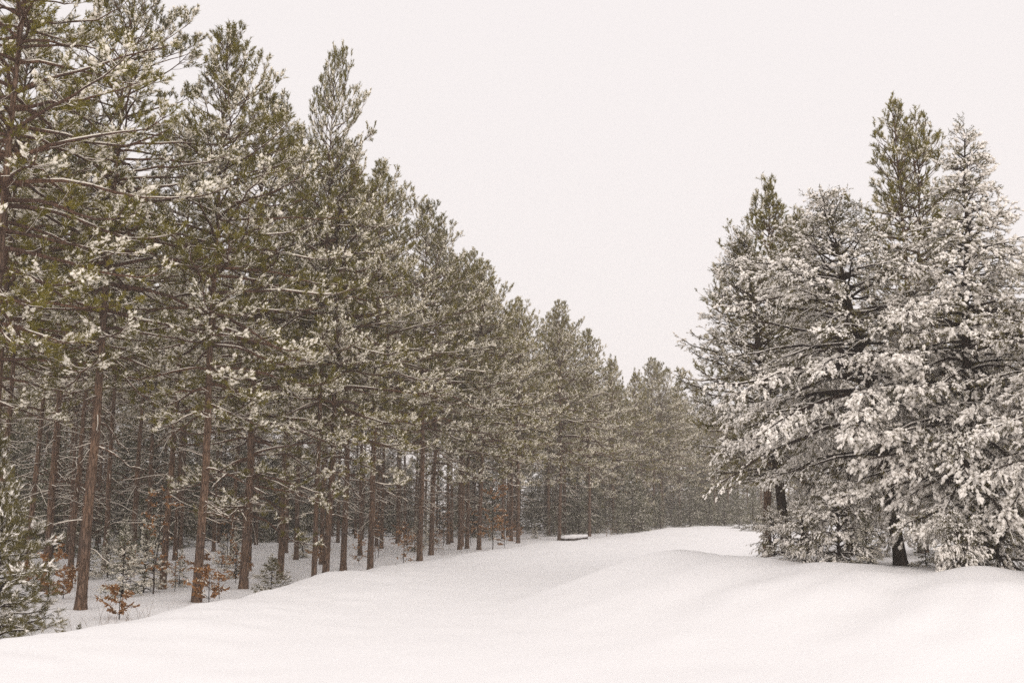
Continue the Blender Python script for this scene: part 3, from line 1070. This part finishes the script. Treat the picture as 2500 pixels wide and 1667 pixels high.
place_oak(0, 300, 19.5, 'low rusty oak sapling in front of the frosted spruce', 0.9)
place_oak(1, 125, 23.0, 'rusty oak sapling behind the corner pine', 1.1, 0.7)
place_oak(0, 160, 24.5, 'small rusty oak sapling left of the straight front pine', 1.0, 2.2)
place_oak(2, 378, 25.0, 'tall thin sapling with few red brown leaves by leaning trunk', 1.05)
place_oak(3, 540, 23.3, 'bright orange oak sapling right of the scaly based pine', 0.42, 1.9)
place_oak(0, 515, 22.4, 'low orange oak sapling touching the scaly based pine', 1.1, 0.3)
place_oak(4, 985, 37.0, 'sparse rusty oak sapling on the crest before the leaning pine', 1.1)
place_oak(4, 875, 36.5, 'few leaved oak sapling behind the dark crest pine', 0.9, 1.0)
place_oak(3, 1203, 43.0, 'tall orange oak among the front pines', 1.2)
place_oak(3, 1150, 50.0, 'rusty oak thicket behind the pine hugging the tall orange oak', 0.8, 2.0)
place_oak(1, 1232, 46.0, 'rusty sapling right of the tall orange oak', 0.9, 2.0)
place_oak(4, 1070, 44.0, 'small brown oak sapling beside the slim pine', 0.6, 2.0)


ro = R(123)
for i in range(26):
    px = ro.uniform(20, 1330)
    Y = float(np.interp(px, [0, 500, 900, 1330], [23, 26, 37, 58])) + ro.uniform(0, 9)
    place_oak([1, 4, 0, 4, 2][ro.integers(0, 5)], px, Y, 'thin rust leaved sapling scattered among the left trunks', ro.uniform(0.55, 1.0), ro.uniform(0, 6.28))
for i in range(16):
    px = ro.uniform(30, 1330)
    Y = float(np.interp(px, [0, 500, 900, 1330], [25, 28, 38, 60])) + ro.uniform(0, 8)
    low(px, 1380, Y, SPR[0], ro.uniform(0.6, 1.9), 'small snow dusted conifer scattered among the left trunks', 'spruce_sapling', group='small conifers among the left trunks',
        rot=ro.uniform(0, 6.28))


def weeds(seed, n, H, spread, fork=3):
    rng = R(seed)
    g = Geo()
    for i in range(n):
        b = np.array([rng.normal(0, spread), rng.normal(0, spread * 0.5), -0.05])
        q = 7
        s = np.linspace(0, 1, q)
        h = H * rng.uniform(0.5, 1.1)
        az = rng.uniform(0, 6.28)
        ben = rng.uniform(0.1, 0.6) * h
        P = b + np.stack([np.cos(az) * ben * s ** 2, np.sin(az) * ben * s ** 2, h * s], 1)
        g.tubes(P, 0.0035 * (1 - 0.6 * s), 4, 0)
        for _ in range(rng.integers(0, fork + 1)):
            t = rng.uniform(0.4, 0.9)
            c, _t = interp(P[None], np.array([t]))
            a = rng.uniform(0, 6.28)
            l = h * rng.uniform(0.12, 0.3)
            Q = c[0] + np.stack([np.cos(a) * l * 0.5 * s, np.sin(a) * l * 0.5 * s, l * s * 0.9], 1)
            g.tubes(Q, 0.0022 * (1 - 0.6 * s), 3, 0)
    return g.mesh('dry_weed', [M_STRAW])


WEEDS = [weeds(61, 15, 0.62, 0.5), weeds(62, 7, 0.5, 0.35)]
for i, (k, px, py, Y, s, lab) in enumerate([
        (0, 300, 1480, 17.6, 1.0, 'clump of thin straw weeds before the low rusty oak'),
        (1, 355, 1470, 18.6, 0.9, 'few straw weeds right of the weed clump'),
        (1, 120, 1500, 17.0, 0.9, 'bare twiggy stems beside the corner pine'),
        (1, 640, 1420, 23.6, 0.9, 'weed stems beside the low snow bent sapling'),
        (1, 745, 1410, 25.8, 1.0, 'weed stems left of the touching pine pair'),
        (1, 1105, 1345, 42.0, 1.2, 'weed stems on the crest near the orange oak'),
        (0, 1480, 1305, 62.0, 1.7, 'pale weed thicket right of the snow capped log'),
        (0, 1520, 1300, 70.0, 1.8, 'pale weed thicket below the hazy pines')]):
    x = at(px, py, Y)[0]
    o = obj('dry_weed', WEEDS[k], label=lab, category='weed', group='dry weeds through the snow')
    o.location = (x, Y, gz(x, Y))
    o.scale = (s, s, s)
    o.rotation_euler = (0, 0, i * 1.3)


# ---------------------------------------------------------------- log under snow
def log(px, py, Y):
    x = at(px, py, Y)[0]
    r = obj('fallen_log', None, label='snow capped fallen log lying between two roadside pines', category='log')
    r.location = (x, Y, gz(x, Y) + 0.06)
    r.scale = (0.8, 0.8, 0.85)
    rng = R(71)
    g, s = Geo(), Geo()
    t = np.linspace(-0.95, 0.95, 12)
    P = np.stack([t, 0.05 * np.sin(t * 2), 0.02 + 0.05 * t], 1)
    g.tubes(P, 0.13 + 0.01 * rng.standard_normal(12), 10, 0)
    Q = P.copy(); Q[:, 2] += 0.16
    s.tubes(Q, 0.20 * np.sqrt(np.clip(1 - (t / 1.08) ** 2, 0.03, 1)) + 0.05 * rng.random(12), 10, 0, flat=0.7)
    obj('bark', g.mesh('bark', [M_DBARK]), r)
    obj('snow', s.mesh('snow', [M_GROUND]), r)


log(1402, 1307, 57.0)


# ---------------------------------------------------------------- haze
def haze():
    g = Geo()
    x0, x1, y0, y1, z0, z1 = -300, 300, -140, 340, -3.0, 24.0
    V = [(x, y, z) for z in (z0, z1) for y in (y0, y1) for x in (x0, x1)]
    F = [(0, 2, 3), (0, 3, 1), (4, 5, 7), (4, 7, 6), (0, 1, 5), (0, 5, 4), (2, 6, 7), (2, 7, 3), (0, 4, 6), (0, 6, 2), (1, 3, 7), (1, 7, 5)]
    g.add(V, F, 0)
    m = bpy.data.materials.new('snowy_air')
    m.use_nodes = True
    t = m.node_tree
    t.nodes.remove(t.nodes['Principled BSDF'])
    v = t.nodes.new('ShaderNodeVolumePrincipled')
    v.inputs['Color'].default_value = (1.0, 0.94, 0.88, 1)
    v.inputs['Density'].default_value = 0.0013
    v.inputs['Density Attribute'].default_value = ''
    v.inputs['Temperature Attribute'].default_value = ''
    m.cycles.homogeneous_volume = True
    t.links.new(v.outputs[0], t.nodes['Material Output'].inputs['Volume'])
    obj('haze', g.mesh('haze', [m]), kind='stuff', label='thin snowy air over the whole place', category='haze')


haze()

# ---------------------------------------------------------------- labels of the crowd, told by their landmark and row
NEAR = ['the dark pine at the left border', 'the straight pine by the corner sapling', 'the scaly based pine', 'the stout pine behind the orange oak',
        'the pine behind the low bent sapling', 'the thinner of the touching pines', 'the thicker of the touching pines',
        'the slim pine past the touching pair', 'the dark pine on the bank crest', 'the leaning pine', 'the slim pine past the leaning one',
        'the slender pine left of the tall oak', 'the dark pine hugging the tall oak', 'the bank edge pine before the tall oak',
        'the set back slim pine past the oak', 'the dark trunked pine past the tall oak', 'the pale pine left of the log',
        'the pine just left of the log', 'the thin pine tucked by the log', 'the pine just right of the log', 'the hazy pine in the gap',
        'the hazy pine left of the paired trunks', 'the left one of the paired far trunks', 'the right one of the paired far trunks',
        'the farthest pine by the bend', 'the faded pine at the bend']
ORD = ['first', 'second', 'third', 'fourth', 'fifth', 'sixth', 'seventh', 'eighth', 'ninth', 'tenth', 'eleventh', 'twelfth', 'thirteenth',
       'fourteenth', 'fifteenth', 'sixteenth', 'seventeenth', 'eighteenth', 'nineteenth', 'twentieth']
ORD += ['twenty-' + o for o in ORD[:9]] + ['thirtieth'] + ['thirty-' + o for o in ORD[:9]]


def relabel(key, noun):
    rows = {}
    for r in PLACED.get(key, []):
        x, y, _z = r.location
        px = 1250 + x / y * FPX
        k = min(range(len(FRONT)), key=lambda i: abs(FRONT[i][0] - px) + (60 if FRONT[i][1] > y + 3 else 0))
        rows.setdefault(k, []).append((y, r.name, r))
    for k, v in rows.items():
        v.sort()
        for i, (_y, _n, r) in enumerate(v):
            r['label'] = ('%s %s behind %s' % (ORD[i], noun, NEAR[k])) if len(v) > 1 else '%s behind %s' % (noun, NEAR[k])


relabel('pines deep in the left woods', 'plain pine back in the woods')
relabel('young spruces under the left pines', 'shaded young spruce')
relabel('low evergreens along the far left road edge', 'hazy low evergreen')
relabel('dark spruces at the back of the left woods', 'tall dark spruce far back')
relabel('faded spruces behind the road bend', 'faded spruce beyond the bend')
relabel('small conifers among the left trunks', 'small snow dusted conifer')
relabel('thin rust leaved sapling scattered among the left trunks', 'thin rust leaved sapling')
for key, noun in (('pines behind the right grove', 'mostly hidden pine behind the right grove, counted from the left'),
                  ('young evergreens at the road bend', 'hazy young evergreen in the bend thicket, counted from the left')):
    for i, r in enumerate(sorted(PLACED.get(key, []), key=lambda r: r.location[0] / r.location[1])):
        r['label'] = ORD[i] + ' ' + noun
print('trees', len(taken), 'deep', len(deep), 'und', len(und), 'tris', sum(len(m.polygons) for m in bpy.data.meshes))
